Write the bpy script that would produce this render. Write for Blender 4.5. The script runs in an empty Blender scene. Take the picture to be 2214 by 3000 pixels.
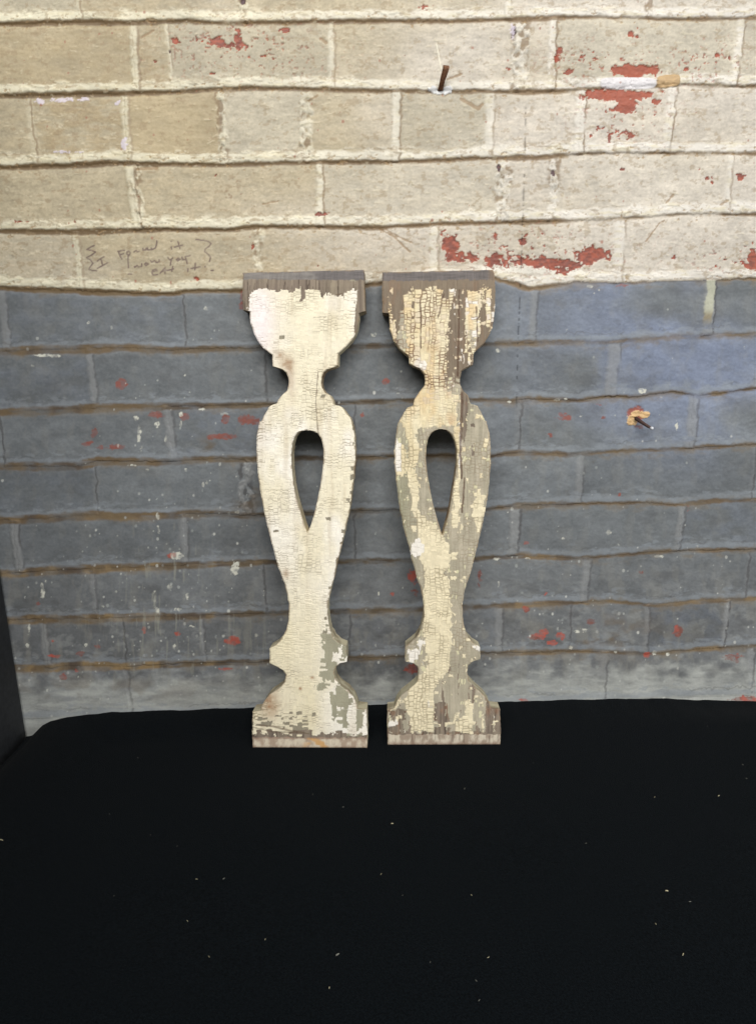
import bpy, math
import numpy as np
from mathutils import Matrix, Vector

SC = bpy.context.scene
COL = SC.collection

# ------------------------------------------------------------------ camera
F = 2167.0                       # focal length in reference pixels (2214 x 3000)
PITCH, YAW, ROLL = [math.radians(a) for a in (14.73, -1.445, -1.231)]
CAM = np.array([0.0, -1.15, 0.648])
RM = Matrix.Rotation(YAW, 3, 'Z') @ Matrix.Rotation(math.pi/2 - PITCH, 3, 'X') @ Matrix.Rotation(ROLL, 3, 'Z')
R = np.array(RM)
cam = bpy.data.cameras.new('camera')
cam.sensor_fit = 'VERTICAL'
cam.sensor_height = 24.0
cam.lens = F/3000.0*24.0
cam.clip_start = 0.02
cam.clip_end = 50
co = bpy.data.objects.new('camera', cam)
co.matrix_world = Matrix.Translation(Vector(CAM)) @ RM.to_4x4()
COL.objects.link(co)
SC.camera = co

# ------------------------------------------------------------------ world and lamps
W = bpy.data.worlds.new('World')
SC.world = W
W.use_nodes = True
bg = W.node_tree.nodes['Background']
bg.inputs['Color'].default_value = (0.96, 0.98, 1.0, 1)
bg.inputs['Strength'].default_value = 0.17


def area(name, loc, target, sx, sy, power, color):
    l = bpy.data.lights.new(name, 'AREA')
    l.shape = 'RECTANGLE'
    l.size, l.size_y = sx, sy
    l.energy = power
    l.color = color
    o = bpy.data.objects.new(name, l)
    o.location = loc
    o.rotation_euler = (Vector(target)-Vector(loc)).to_track_quat('-Z', 'Y').to_euler()
    COL.objects.link(o)
    return o


area('ceiling_lamp', (-0.1, -3.0, 2.7), (0, -0.05, 0.1), 2.8, 1.6, 185, (1.0, 0.98, 0.955))
area('right_fill', (2.9, -2.7, 1.1), (0.25, 0, 0.3), 1.3, 1.3, 46, (0.92, 0.955, 1.0))  # unseen cool fill added on the right, not a known window
area('left_fill', (-2.3, -2.9, 0.8), (0, 0, 0.1), 1.6, 1.4, 50, (1.0, 0.985, 0.95))  # unseen low fill added at front left to even out the wall
SC.view_settings.view_transform = 'Standard'
SC.view_settings.look = 'None'
SC.view_settings.exposure = -0.14
SC.view_settings.gamma = 1
SC.render.engine = 'CYCLES'


# ------------------------------------------------------------------ maths helpers
def project(P):
    """world points (n,3) -> reference pixel coordinates"""
    v = (P-CAM) @ R
    return 1107+F*v[:, 0]/(-v[:, 2]), 1500-F*v[:, 1]/(-v[:, 2])


def ray(px, py):
    px, py = np.broadcast_arrays(np.asarray(px, float), np.asarray(py, float))
    v = np.stack([(px-1107)/F, -(py-1500)/F, -np.ones_like(px)], -1)
    return v @ R.T


def on_plane(px, py, p0, n):
    d = ray(px, py)
    t = ((p0-CAM) @ n)/(d @ n)
    return CAM+d*t[..., None]


def on_wall(px, py):
    return on_plane(px, py, np.zeros(3), np.array([0., 1, 0]))


def hsh(a, b, seed):
    a = a.astype(np.int64); b = b.astype(np.int64)
    h = (a*374761393+b*668265263+seed*2147483647+seed*974711) & 0xFFFFFFFF
    h = ((h ^ (h >> 13))*1274126177) & 0xFFFFFFFF
    h = ((h ^ (h >> 16))*2246822519) & 0xFFFFFFFF
    h = h ^ (h >> 15)
    return (h & 0xFFFFFF)/float(0xFFFFFF)


def vn(x, y, seed):
    xi, yi = np.floor(x), np.floor(y)
    fx, fy = x-xi, y-yi
    fx = fx*fx*(3-2*fx); fy = fy*fy*(3-2*fy)
    a = hsh(xi, yi, seed); b = hsh(xi+1, yi, seed)
    c = hsh(xi, yi+1, seed); d = hsh(xi+1, yi+1, seed)
    return (a*(1-fx)+b*fx)*(1-fy)+(c*(1-fx)+d*fx)*fy


def fbm(x, y, sx, sy, seed, octv=3, gain=0.5):
    x, y = np.broadcast_arrays(np.asarray(x, float), np.asarray(y, float))
    r = 0; a = 1; t = 0
    for k in range(octv):
        r = r+a*vn(x/sx*2**k+17.3*k, y/sy*2**k-9.1*k, seed+k*7)
        t += a; a *= gain
    return r/t


def sst(e0, e1, x):
    t = np.clip((x-e0)/(e1-e0), 0, 1)
    return t*t*(3-2*t)


def srgb(*c):
    c = np.array(c, float)/255
    return np.where(c <= 0.04045, c/12.92, ((c+0.055)/1.055)**2.4)


def mix(a, b, m):
    m = np.asarray(m)[..., None]
    return a*(1-m)+b*m


def blob(x, y, cx, cy, rx, ry):
    return np.exp(-0.7*(((x-cx)/rx)**2+((y-cy)/ry)**2))


def seg_dist(x, y, pts):
    d = np.full(x.shape, 1e9)
    for (x0, y0), (x1, y1) in zip(pts[:-1], pts[1:]):
        dx, dy = x1-x0, y1-y0
        t = np.clip(((x-x0)*dx+(y-y0)*dy)/max(dx*dx+dy*dy, 1e-9), 0, 1)
        d = np.minimum(d, np.hypot(x-x0-t*dx, y-y0-t*dy))
    return d


def mesh_obj(name, verts, quads, mat, color=None, parent=None, smooth=True, tris=None):
    me = bpy.data.meshes.new(name)
    verts = np.asarray(verts, np.float32)
    me.vertices.add(len(verts))
    me.vertices.foreach_set('co', verts.ravel())
    quads = np.asarray(quads, np.int32).reshape(-1, 4)
    n = len(quads)
    me.loops.add(n*4)
    me.loops.foreach_set('vertex_index', quads.ravel())
    me.polygons.add(n)
    me.polygons.foreach_set('loop_start', np.arange(0, n*4, 4, dtype=np.int32))
    try:
        me.polygons.foreach_set('loop_total', np.full(n, 4, np.int32))
    except Exception:
        pass
    if color is not None:
        at = me.color_attributes.new('Col', 'FLOAT_COLOR', 'POINT')
        rgba = np.ones((len(verts), 4), np.float32)
        rgba[:, :3] = np.clip(color, 0, 1)
        at.data.foreach_set('color', rgba.ravel())
    me.update(calc_edges=True)
    if smooth:
        me.polygons.foreach_set('use_smooth', np.ones(n, bool))
    me.materials.append(mat)
    o = bpy.data.objects.new(name, me)
    COL.objects.link(o)
    o.parent = parent
    return o


def material(name, base=None, rough=0.7, spec=0.3, tint=0.08, tscale=400, bump=0.15, bscale=700, bdist=0.0006, stretch=(1, 1, 1), metallic=0.0):
    m = bpy.data.materials.new(name)
    m.use_nodes = True
    nt = m.node_tree
    N, L = nt.nodes, nt.links
    b = N['Principled BSDF']
    b.inputs['Roughness'].default_value = rough
    b.inputs['Specular IOR Level'].default_value = spec
    b.inputs['Metallic'].default_value = metallic
    tc = N.new('ShaderNodeTexCoord')
    mp = N.new('ShaderNodeMapping'); mp.inputs['Scale'].default_value = stretch
    L.new(tc.outputs['Object'], mp.inputs['Vector'])
    no = N.new('ShaderNodeTexNoise'); no.inputs['Scale'].default_value = tscale; no.inputs['Detail'].default_value = 3
    L.new(mp.outputs['Vector'], no.inputs['Vector'])
    mr = N.new('ShaderNodeMapRange')
    mr.inputs['From Min'].default_value = 0.3; mr.inputs['From Max'].default_value = 0.7
    mr.inputs['To Min'].default_value = 1-tint; mr.inputs['To Max'].default_value = 1+tint
    L.new(no.outputs['Fac'], mr.inputs['Value'])
    vm = N.new('ShaderNodeVectorMath'); vm.operation = 'SCALE'
    L.new(mr.outputs['Result'], vm.inputs['Scale'])
    if base is None:
        at = N.new('ShaderNodeAttribute'); at.attribute_name = 'Col'
        L.new(at.outputs['Color'], vm.inputs[0])
    else:
        rg = N.new('ShaderNodeRGB'); rg.outputs[0].default_value = (*base, 1)
        L.new(rg.outputs[0], vm.inputs[0])
    L.new(vm.outputs['Vector'], b.inputs['Base Color'])
    n2 = N.new('ShaderNodeTexNoise'); n2.inputs['Scale'].default_value = bscale; n2.inputs['Detail'].default_value = 2
    L.new(mp.outputs['Vector'], n2.inputs['Vector'])
    bp = N.new('ShaderNodeBump'); bp.inputs['Strength'].default_value = bump; bp.inputs['Distance'].default_value = bdist
    L.new(n2.outputs['Fac'], bp.inputs['Height'])
    L.new(bp.outputs['Normal'], b.inputs['Normal'])
    return m


def tag(o, label, cat, group=None, kind=None):
    o['label'] = label
    o['category'] = cat
    if group: o['group'] = group
    if kind: o['kind'] = kind


def grid_quads(nr, nc):
    i = np.arange(nr-1)[:, None]*nc+np.arange(nc-1)[None, :]
    return np.stack([i, i+1, i+nc+1, i+nc], -1).reshape(-1, 4)


# ------------------------------------------------------------------ brick wall
BED = [  # polyline of each bed joint (reference pixels); the first is above the frame
    [(0, -340), (2214, -368)],
    [(0, -138), (2214, -160)],
    [(0, 70), (201, 64), (402, 66), (550, 60), (603, 66), (704, 67), (871, 64), (1107, 61), (1308, 61), (1509, 56), (1710, 48), (1945, 55), (2214, 53)],
    [(0, 281), (201, 276), (469, 271), (704, 258), (871, 260), (1107, 266), (1442, 268), (1610, 268), (1710, 262), (2012, 248), (2214, 253)],
    [(0, 490), (201, 484), (322, 476), (469, 481), (670, 482), (871, 477), (1107, 474), (1308, 470), (1395, 463), (1576, 461), (1710, 450), (1978, 448), (2214, 449)],
    [(0, 677), (201, 680), (469, 672), (670, 673), (770, 663), (871, 663), (1107, 667), (1308, 655), (1509, 650), (1710, 646), (1878, 637), (1978, 627), (2214, 627)],
    [(0, 843), (136, 849), (290, 855), (513, 862), (545, 852), (708, 852), (1100, 832), (1450, 815), (1550, 846), (1620, 836), (1680, 826), (1820, 829), (2040, 821), (2214, 816)],
    [(0, 1029), (136, 1024), (318, 1019), (386, 1018), (499, 1026), (636, 1021), (900, 1016), (1150, 1011), (1430, 1008), (1547, 1004), (1695, 999), (1774, 1003), (1843, 996), (1942, 989), (2090, 982), (2214, 979)],
    [(0, 1206), (136, 1202), (250, 1196), (363, 1193), (500, 1190), (750, 1186), (1000, 1179), (1176, 1172), (1415, 1171), (1499, 1174), (1548, 1169), (1695, 1173), (1769, 1162), (1868, 1161), (1966, 1147), (2040, 1160), (2214, 1137)],
    [(0, 1365), (227, 1365), (281, 1350), (454, 1352), (590, 1345), (860, 1342), (1080, 1339), (1300, 1334), (1439, 1336), (1523, 1324), (1671, 1331), (1745, 1326), (1892, 1317), (1991, 1314), (2214, 1302)],
    [(0, 1525), (136, 1518), (272, 1509), (386, 1513), (499, 1509), (590, 1504), (750, 1509), (1100, 1495), (1425, 1491), (1523, 1481), (1695, 1476), (1892, 1472), (1981, 1479), (2090, 1467), (2214, 1464)],
    [(0, 1680), (136, 1672), (318, 1663), (454, 1659), (590, 1654), (750, 1647), (1100, 1643), (1410, 1637), (1523, 1627), (1695, 1636), (1755, 1632), (1892, 1617), (2040, 1612), (2214, 1609)],
    [(0, 1817), (181, 1813), (363, 1809), (545, 1804), (750, 1797), (1100, 1788), (1410, 1777), (1597, 1767), (1794, 1762), (1917, 1774), (2040, 1762), (2214, 1752)],
    [(0, 1960), (136, 1956), (227, 1950), (363, 1952), (545, 1943), (750, 1940), (1080, 1926), (1410, 1915), (1548, 1910), (1745, 1907), (1892, 1915), (2040, 1903), (2214, 1890)],
    [(0, 2110), (700, 2086), (1450, 2062), (2214, 2036)],
    [(0, 2260), (2214, 2190)],
]
JB = 6                                      # index of the cream / grey boundary joint
VERT = {  # row (below joint k) -> upright joints (x at mid row, half width, type)
    0: [(200, 9, 'L'), (600, 9, 'L'), (1000, 9, 'L'), (1400, 9, 'L'), (1800, 9, 'L')],
    1: [(230, 9, 'D'), (705, 10, 'U'), (1490, 9, 'L'), (1905, 12, 'U')],
    2: [(395, 11, 'L'), (497, 4, 'F'), (971, 8, 'F'), (1524, 24, 'U'), (1616, 10, 'L'), (2159, 10, 'L')],
    3: [(96, 12, 'D'), (370, 11, 'F'), (648, 13, 'U'), (898, 16, 'U'), (1160, 12, 'L'), (1432, 12, 'F'), (1697, 14, 'L'), (1958, 12, 'L')],
    4: [(391, 12, 'L'), (408, 10, 'U'), (936, 10, 'L'), (1473, 22, 'U'), (1620, 12, 'U'), (2132, 7, 'F')],
    5: [(229, 9, 'F'), (757, 12, 'U'), (1270, 12, 'F'), (1811, 15, 'F')],
    6: [(12, 12, 'F'), (540, 6, 'D'), (1562, 9, 'F'), (2075, 15, 'L')],
    7: [(270, 10, 'F'), (776, 12, 'D'), (1795, 16, 'F')],
    8: [(6, 8, 'D'), (498, 12, 'F'), (1037, 6, 'D'), (1520, 12, 'D'), (2026, 13, 'F')],
    9: [(282, 8, 'D'), (722, 20, 'U'), (1696, 10, 'F'), (2206, 6, 'D')],
    10: [(50, 12, 'L'), (540, 10, 'F'), (1037, 8, 'D'), (1506, 13, 'L'), (1990, 8, 'F')],
    11: [(276, 6, 'F'), (774, 6, 'D'), (1714, 10, 'F'), (2188, 5, 'D')],
    12: [(134, 10, 'F'), (365, 5, 'D'), (592, 6, 'F'), (1022, 8, 'D'), (1460, 10, 'F'), (1668, 6, 'D'), (1893, 6, 'F'), (2122, 6, 'L')],
    13: [(372, 8, 'F'), (900, 8, 'D'), (1200, 8, 'F'), (1765, 9, 'F')],
    14: [(600, 8, 'F'), (1500, 8, 'F')],
}
RED_CREAM = [(618, 118, 36, 14, 1), (660, 130, 34, 15, 1), (697, 120, 11, 30, 1), (607, 140, 16, 10, .9), (515, 119, 9, 7, .9), (838, 88, 13, 13, 1),
             (457, 180, 8, 6, .6), (553, 199, 8, 5, .8), (622, 217, 7, 6, .8), (765, 163, 22, 7, .7), (885, 218, 6, 7, .6), (925, 208, 6, 6, .6),
             (1857, 206, 62, 18, 1.15), (1810, 279, 98, 15, 1.2), (1832, 306, 28, 20, 1.1), (1905, 290, 30, 14, .8), (1810, 396, 38, 14, .95), (1753, 375, 16, 9, .8),
             (1730, 398, 6, 9, .8), (1915, 330, 9, 9, .8), (1852, 106, 12, 16, .9), (1776, 154, 16, 8, .85), (1745, 152, 9, 9, .8), (1703, 170, 8, 12, .7),
             (1640, 148, 14, 10, .8), (1640, 176, 14, 12, .7), (2012, 203, 12, 9, .8), (2098, 166, 7, 12, .7), (2136, 168, 4, 8, .7), (1770, 200, 12, 8, .7), (1668, 210, 16, 7, .8),
             (1321, 715, 20, 34, 1.1), (1313, 750, 18, 20, .7), (1390, 752, 60, 18, .85), (1450, 757, 60, 22, .95), (1530, 765, 50, 26, .95), (1600, 765, 40, 20, .9),
             (1650, 778, 46, 22, 1.0), (1732, 746, 32, 26, 1.1), (1780, 744, 14, 18, .8), (1532, 715, 11, 22, .8), (1452, 702, 7, 14, .8), (1587, 686, 7, 7, .8),
             (2110, 766, 14, 18, .75), (2150, 766, 14, 8, .6), (2196, 762, 34, 24, .85), (1975, 752, 8, 8, .7), (2169, 519, 12, 11, .95), (2082, 527, 8, 9, .7), (2046, 495, 6, 6, .6), (1822, 496, 6, 3, .7),
             (1180, 190, 6, 16, .7), (1488, 200, 10, 6, .7), (2020, 60, 20, 4, .7), (1260, 16, 22, 8, .6), (60, 649, 34, 5, .7), (233, 650, 22, 4, .6), (945, 627, 22, 5, .7), (633, 512, 5, 6, .6), (738, 727, 7, 9, .8), (575, 817, 8, 7, .7), (640, 812, 14, 8, .6), (486, 822, 8, 5, .6), (930, 780, 6, 5, .8)]
RED_GREY = [(356, 1126, 18, 17, 1.1), (276, 1270, 12, 20, .9), (256, 1298, 24, 9, .8), (340, 1313, 62, 15, .75), (458, 1215, 24, 12, .9), (542, 1220, 16, 14, .9),
            (660, 1228, 15, 14, .95), (728, 1231, 32, 17, 1.0), (650, 1279, 48, 9, .9), (681, 1880, 22, 15, 1.0), (424, 1847, 9, 13, .9), (522, 1856, 9, 8, .8), (236, 1915, 14, 9, .9),
            (154, 1879, 14, 8, .7), (160, 1923, 20, 7, .8), (286, 1895, 13, 7, .8), (186, 1982, 12, 11, .9), (505, 1625, 18, 10, .8), (113, 1769, 9, 9, .8), (225, 1967, 7, 6, .7), (660, 1960, 22, 5, .8),
            (1649, 1222, 24, 14, .85), (1612, 1275, 10, 8, .9), (1767, 1223, 8, 7, .7), (1543, 1592, 9, 7, .85), (1814, 1448, 7, 7, .9), (2016, 1490, 13, 12, .6), (1540, 1785, 13, 10, 1.0),
            (1575, 1866, 26, 10, 1.0), (1592, 1852, 14, 9, 1.0), (1618, 1882, 20, 7, .95), (1640, 1862, 14, 15, .85), (1730, 1820, 18, 14, .7), (1984, 1848, 14, 19, 1.1), (2149, 1927, 44, 22, .6),
            (1898, 1917, 16, 10, .8), (2186, 2048, 50, 13, .9), (1597, 1740, 7, 6, .8), (1875, 1676, 9, 6, .8), (1404, 1695, 9, 44, .75), (1062, 1215, 7, 9, .9), (1211, 1690, 20, 30, .75), (1216, 1740, 16, 16, .7),
            (1132, 1117, 12, 9, 1.0), (1206, 1958, 22, 16, 1.05), (1872, 1250, 40, 8, .6), (1148, 1740, 10, 12, .7), (710, 880, 12, 40, .8), (1825, 835, 24, 6, .8), (1530, 2050, 26, 6, .6), (1755, 1185, 14, 5, .7)]
PALE = [(1880, 1145, 11, 8, 1.2), (517, 1627, 20, 11, 1.1), (1458, 1027, 8, 7, 1.0), (1165, 1153, 5, 3, .9), (604, 904, 7, 6, 1), (260, 945, 5, 5, .9), (327, 960, 5, 5, .9), (140, 1042, 55, 5, .9), (96, 1072, 9, 9, .5), (530, 1240, 5, 9, 1), (530, 1215, 7, 8, .8), (545, 1200, 16, 4, .7), (588, 1199, 20, 4, .7), (660, 1213, 15, 4, .8),
        (400, 1225, 8, 8, .9), (408, 1270, 8, 30, .75), (415, 1310, 8, 18, .6), (460, 1243, 18, 12, .6), (487, 1285, 5, 12, .9), (432, 1375, 5, 5, 1), (545, 1377, 5, 4, .9), (385, 1363, 20, 4, .7), (595, 1418, 6, 10, .9), (607, 1412, 5, 8, .9), (545, 1100, 16, 12, .5), (555, 1150, 14, 10, .5), (695, 1500, 8, 5, 1), (690, 1665, 20, 30, .75),
        (463, 1512, 6, 12, 1), (466, 1550, 5, 16, .7), (500, 1720, 20, 12, .7), (455, 1760, 5, 26, .8), (463, 1790, 9, 14, .8), (452, 1735, 4, 6, 1), (301, 1776, 5, 5, 1), (340, 1733, 5, 5, .9), (550, 1745, 5, 30, .65), (520, 1785, 14, 8, .7), (80, 1890, 5, 10, .8), (126, 1730, 9, 26, .8), (135, 1700, 6, 12, .7), (85, 1845, 4, 22, .7), (252, 1888, 7, 7, 1), (560, 1835, 14, 4, .8), (512, 1890, 7, 10, .8),
        (2150, 1010, 10, 10, .6), (2178, 1018, 6, 10, .6), (1980, 1245, 5, 16, .7), (1455, 1637, 13, 4, 1), (1545, 1637, 8, 3, .9), (1930, 1630, 20, 4, .8), (1780, 1560, 12, 8, .8), (1650, 1580, 8, 5, .7), (1460, 1710, 4, 12, .8), (1840, 1240 - 20, 8, 3, .8), (1630, 1170, 9, 3, .9), (1655, 1170, 6, 3, .9), (1937, 1163, 3, 3, 1), (1490, 1178, 8, 4, .9), (1700, 1218, 9, 3, .8),
        (1690, 1850, 30, 5, .6), (1710, 1843, 30, 4, .6), (1915, 1912, 8, 7, 1), (1955, 1916, 7, 6, 1), (1800, 1912, 6, 6, .8), (1725, 838, 10, 5, 1), (1740, 860, 3, 4, .9), (1755, 850, 3, 4, .8), (1660, 965, 3, 3, .9), (1705, 1005, 8, 3, .7), (2040, 1600, 4, 4, .8), (1670, 1895, 7, 6, .8), (1200, 1870, 3, 3, 1), (775, 1745, 12, 20, .6), (750, 1860, 6, 4, .8), (1095, 980, 12, 10, .6), (1098, 1560, 18, 10, .5), (1110, 1740, 4, 8, .8), (1080, 1800, 20, 5, .5)]
SCRIBBLE = [  # handwriting, in 4.236x crop coordinates from (240, 690)
    [(155, 125), (110, 145), (65, 175), (120, 185), (175, 205), (120, 245), (60, 275), (110, 305), (140, 345), (110, 385), (90, 420), (130, 432), (185, 438)],
    [(195, 318), (235, 285), (278, 265)], [(238, 290), (262, 365)], [(195, 408), (255, 375), (325, 338)],
    [(450, 195), (530, 185)], [(455, 195), (480, 260), (500, 292)], [(470, 240), (520, 225)],
    [(585, 195), (605, 215), (590, 245), (560, 230), (565, 200), (585, 195)], [(575, 240), (580, 400)],
    [(650, 205), (680, 185), (690, 205), (715, 195)],
    [(760, 160), (762, 183), (800, 178), (802, 158)], [(815, 152), (822, 178), (880, 172), (915, 155), (930, 110), (932, 65)], [(860, 155), (870, 175)],
    [(1110, 72), (1112, 74)], [(1110, 145), (1120, 172)], [(1195, 75), (1218, 162)], [(1150, 145), (1250, 118)],
    [(655, 385), (660, 395), (690, 370), (705, 392), (745, 385), (745, 350)], [(780, 355), (800, 372), (828, 355), (800, 338), (782, 355)], [(855, 312), (870, 332), (905, 312), (925, 335), (960, 325), (960, 300)],
    [(1070, 275), (1095, 305), (1130, 280)], [(1110, 305), (1100, 370)], [(1175, 300), (1200, 280), (1218, 300), (1195, 315), (1175, 300)], [(1245, 270), (1255, 300), (1275, 300)], [(1285, 262), (1310, 350)], [(1290, 262), (1345, 250)],
    [(875, 450), (940, 435), (920, 418), (880, 430), (875, 475), (890, 492), (940, 485)], [(975, 468), (1035, 400), (1035, 470)], [(985, 450), (1060, 430)], [(1130, 385), (1118, 445)], [(1070, 432), (1140, 415)],
    [(1318, 410), (1318, 445)], [(1410, 345), (1405, 425)], [(1355, 410), (1470, 388)], [(1530, 385), (1532, 387)], [(1605, 434), (1632, 434)],
    [(1420, 50), (1510, 60), (1570, 75), (1605, 100), (1580, 135), (1535, 165), (1525, 200), (1570, 235), (1600, 270), (1585, 320)],
    [(580, 478), (620, 478)],
]


def bed_y(k, x):
    p = BED[k]
    xs = [q[0] for q in p]; ys = [q[1] for q in p]
    y = np.interp(x, xs, ys)
    sl = -0.012-0.0018*k
    y = y+np.where(x < 0, x*sl, 0)+np.where(x > 2214, (x-2214)*sl, 0)
    return y+(fbm(x, x*0+k*31., 46, 46, 90+k, 3)-.5)*4


def splat(x, y, lst, seed, nx=13., ny=13., amp=.9, lo=.52, hi=.60):
    x0, y0 = x, y
    x = x+(vn(x/7., y/7., seed+50)-.5)*5; y = y+(vn(x/7., y/7., seed+51)-.5)*5
    """irregular chips: soft blobs thresholded through noise"""
    f = np.zeros(x.shape)
    for cx, cy, rx, ry, s in lst:
        sel = (np.abs(x-cx) < rx*2.6+12) & (np.abs(y-cy) < ry*2.6+12)
        if sel.any():
            f[sel] = np.maximum(f[sel], s*blob(x[sel], y[sel], cx, cy, rx, ry))
    n = fbm(x, y, nx, ny, seed, 4, .65)-.5
    out = np.where(f > .02, sst(lo, hi, f*.95+n*amp+.02), 0)
    return out


def wall_pattern(x, y):
    """reference-pixel position on the wall -> height (m) and base colour"""
    nb = len(BED)
    xo, yo = x, y
    wx = (fbm(x, y, 15, 15, 801, 3, .6)-.5); wy = (fbm(x, y, 17, 12, 802, 3, .6)-.5)
    x = x+wx*9; y = y+wy*6
    row = np.zeros(x.shape, int)-1
    up = np.full(x.shape, 1e6); dn = np.full(x.shape, 1e6)
    for k in range(nb):
        d = y-bed_y(k, x)
        row = np.where(d > 0, k, row)
        up = np.where(d > 0, d, up)                      # distance below the joint above
        dn = np.where((d <= 0) & (-d < dn), -d, dn)      # distance above the joint below
    near_dn = row+1
    grey = (row >= JB)
    # the grey paint starts a little below the joint, in a wavering line
    gm = (row >= JB).astype(float)
    ridge_is_cream = (row+1 <= JB)
    leftness = 1-sst(300, 1900, x)
    n_s = fbm(x, y, 9, 7, 1, 3); n_m = fbm(x, y, 40, 26, 2, 4); n_l = fbm(x, y, 320, 220, 3, 3)
    n_h = fbm(x, y, 34, 7, 4, 3)
    # -------- cream paint
    cream = mix(srgb(180, 168, 138), srgb(205, 197, 180), sst(.0, 1., (1-leftness)*.85+(n_l-.5)*.9))
    bid = np.zeros(x.shape)
    h = np.zeros(x.shape)
    vj = np.zeros(x.shape); vd = np.zeros(x.shape); vlight = np.zeros(x.shape)
    for k, lst in VERT.items():
        sel = (row == k)
        if not sel.any(): continue
        xs, ys = x[sel], y[sel]
        ym = .5*(np.interp(xs, [0, 2214], [BED[k][0][1], BED[k][-1][1]])+np.interp(xs, [0, 2214], [BED[k+1][0][1], BED[k+1][-1][1]]))
        full = list(lst)
        for e in (-1, 1):
            for q in range(1, 8):
                full.append(((lst[0][0]-q*430) if e < 0 else (lst[-1][0]+q*430), 10, 'F'))
        b = np.zeros(xs.shape); jj = np.zeros(xs.shape); dd = np.zeros(xs.shape); ll = np.zeros(xs.shape)
        hh = np.zeros(xs.shape)
        wob = (fbm(xs, ys, 26, 22, 50+k, 3)-.5)
        for (vx, hw, ty) in full:
            lean = (ys-ym)*(1107-vx)/9000.*1.0+(ys-ym)*.03*math.sin(vx)
            d = xs-vx-lean-wob*(9 if ty != 'U' else 26)
            b += (d > 0)
            g = sst(hw+7, hw-6, np.abs(d))
            hh = hh-sst(26, hw+2, np.abs(d))*.5e-3; dk = sst(5.5, 1, np.abs(d-hw-2))*sst(.30, .5, fbm(xs, ys, 30, 60, 71+k, 2)+.12)
            if ty == 'L':
                jj = np.maximum(jj, g); ll = np.maximum(ll, g*.95); hh = np.maximum(hh, g*1.6e-3); dd = np.maximum(dd, dk*.85)
            elif ty == 'F':
                jj = np.maximum(jj, g*.8); ll = np.maximum(ll, g*.8); hh = np.maximum(hh, g*.8e-3); dd = np.maximum(dd, dk*.6)
            elif ty == 'D':
                jj = np.maximum(jj, g*.7); ll = np.maximum(ll, g*.35); dk2 = sst(5., 1.5, np.abs(d-hw*.4))
                dd = np.maximum(dd, dk2*.75); hh = hh-dk2*.9e-3
            else:
                nn = fbm(xs, ys, 15, 20, 33+k, 3)
                jj = np.maximum(jj, g); ll = np.maximum(ll, g*sst(.42, .56, nn)); dd = np.maximum(dd, g*sst(.44, .34, nn)*.9)
                hh = hh+g*(nn-.40)*7e-3
        bid[sel] = b; vj[sel] = jj; vd[sel] = dd; vlight[sel] = ll; h[sel] += hh
    rnd = hsh(bid+1, row+5., 5); rnd2 = hsh(bid+1, row+5., 6); rnd3 = hsh(bid+1, row+5., 8)
    # browner bricks low on paint, mostly to the left
    brown = sst(.2, .9, rnd)*leftness*sst(.35, .62, n_m*.5+n_h*.5)
    cream = mix(cream, srgb(152, 131, 92), brown*.75)
    cream = mix(cream, srgb(170, 162, 136), sst(.45, .9, rnd2)*.65)
    cream = mix(cream, srgb(224, 216, 196), sst(.55, 1., rnd3)*.25)
    # horizontal rake texture of the brick faces
    rake = (n_h-.5)*.5+(n_s-.5)*.5
    cream = cream*(.95+rake*.42+(n_m-.5)*.2+(fbm(x, y, 5, 4, 840, 2)-.5)*.22)[..., None]
    # broad top-left brick dirtier
    cream = mix(cream, srgb(158, 140, 102), (row == 2)*(x < 392)*(.30+.5*(n_m-.3)).clip(0, 1))
    cream = mix(cream, srgb(170, 150, 108), (row == 3)*(x > 372)*(x < 640)*.45)
    # -------- grey paint
    bl = sst(1250, 2100, x)*sst(1500, 1050, y)  # grey turns bluer towards the upper right
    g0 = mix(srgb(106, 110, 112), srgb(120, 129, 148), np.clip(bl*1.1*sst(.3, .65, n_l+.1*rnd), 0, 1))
    g0 = mix(g0, srgb(102, 103, 103), sst(1450, 1900, y)*.7)
    g0 = mix(g0, srgb(103, 109, 118), sst(.55, 1, rnd2)*.5*sst(.3, .7, n_m))
    g0 = g0*(1+(n_m-.5)*.30+(n_s-.5)*.24+(fbm(x, y, 5, 4, 841, 2)-.5)*.16)[..., None]
    g0 = g0*(0.94+.22*rnd)[..., None]
    lowdust = sst(1560, 1950, y)
    smear = sst(.52, .75, fbm(x, y, 26, 60, 12, 4))
    g0 = mix(g0, srgb(134, 133, 126), smear*(.16+.4*lowdust))
    sm2 = sst(.54, .72, fbm(x, y, 42, 26, 16, 4, .65))
    g0 = mix(g0, srgb(138, 140, 138), sm2*(.12+.45*lowdust))
    sm3 = sst(.55, .75, fbm(x, y, 70, 40, 17, 4, .6))
    g0 = mix(g0, srgb(84, 84, 84), sm3*(.25+.3*lowdust))
    fb = sst(1965, 2050, y+(n_m-.5)*110+x*.022)
    g0 = mix(g0, srgb(172, 174, 168), fb*(.5+1.2*(fbm(x, y, 70, 16, 15, 4, .6)-.3)).clip(0, 1))
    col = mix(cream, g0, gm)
    # -------- bed joints
    wv = fbm(x, y*0, 90, 90, 21, 3)
    wdark = 5.0+3.2*leftness+(wv-.5)*8+np.where((y > 900), 3.2*sst(800, 500, x)+1.2, 0)
    dist = np.minimum(up, dn)
    sgn = np.where(up < dn, up, -dn)                      # signed: negative above the joint
    jn = np.where(up < dn, row, row+1)                    # which joint is nearest
    jc = jn <= JB
    # ridge of mortar just above each joint line
    rw = np.where(jc, 31., 21.)
    rg = sst(-rw-6+(n_m-.5)*20, -rw+5+(n_m-.5)*20, sgn)*(sgn < 0)*sst(-2, -8, sgn)
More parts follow.
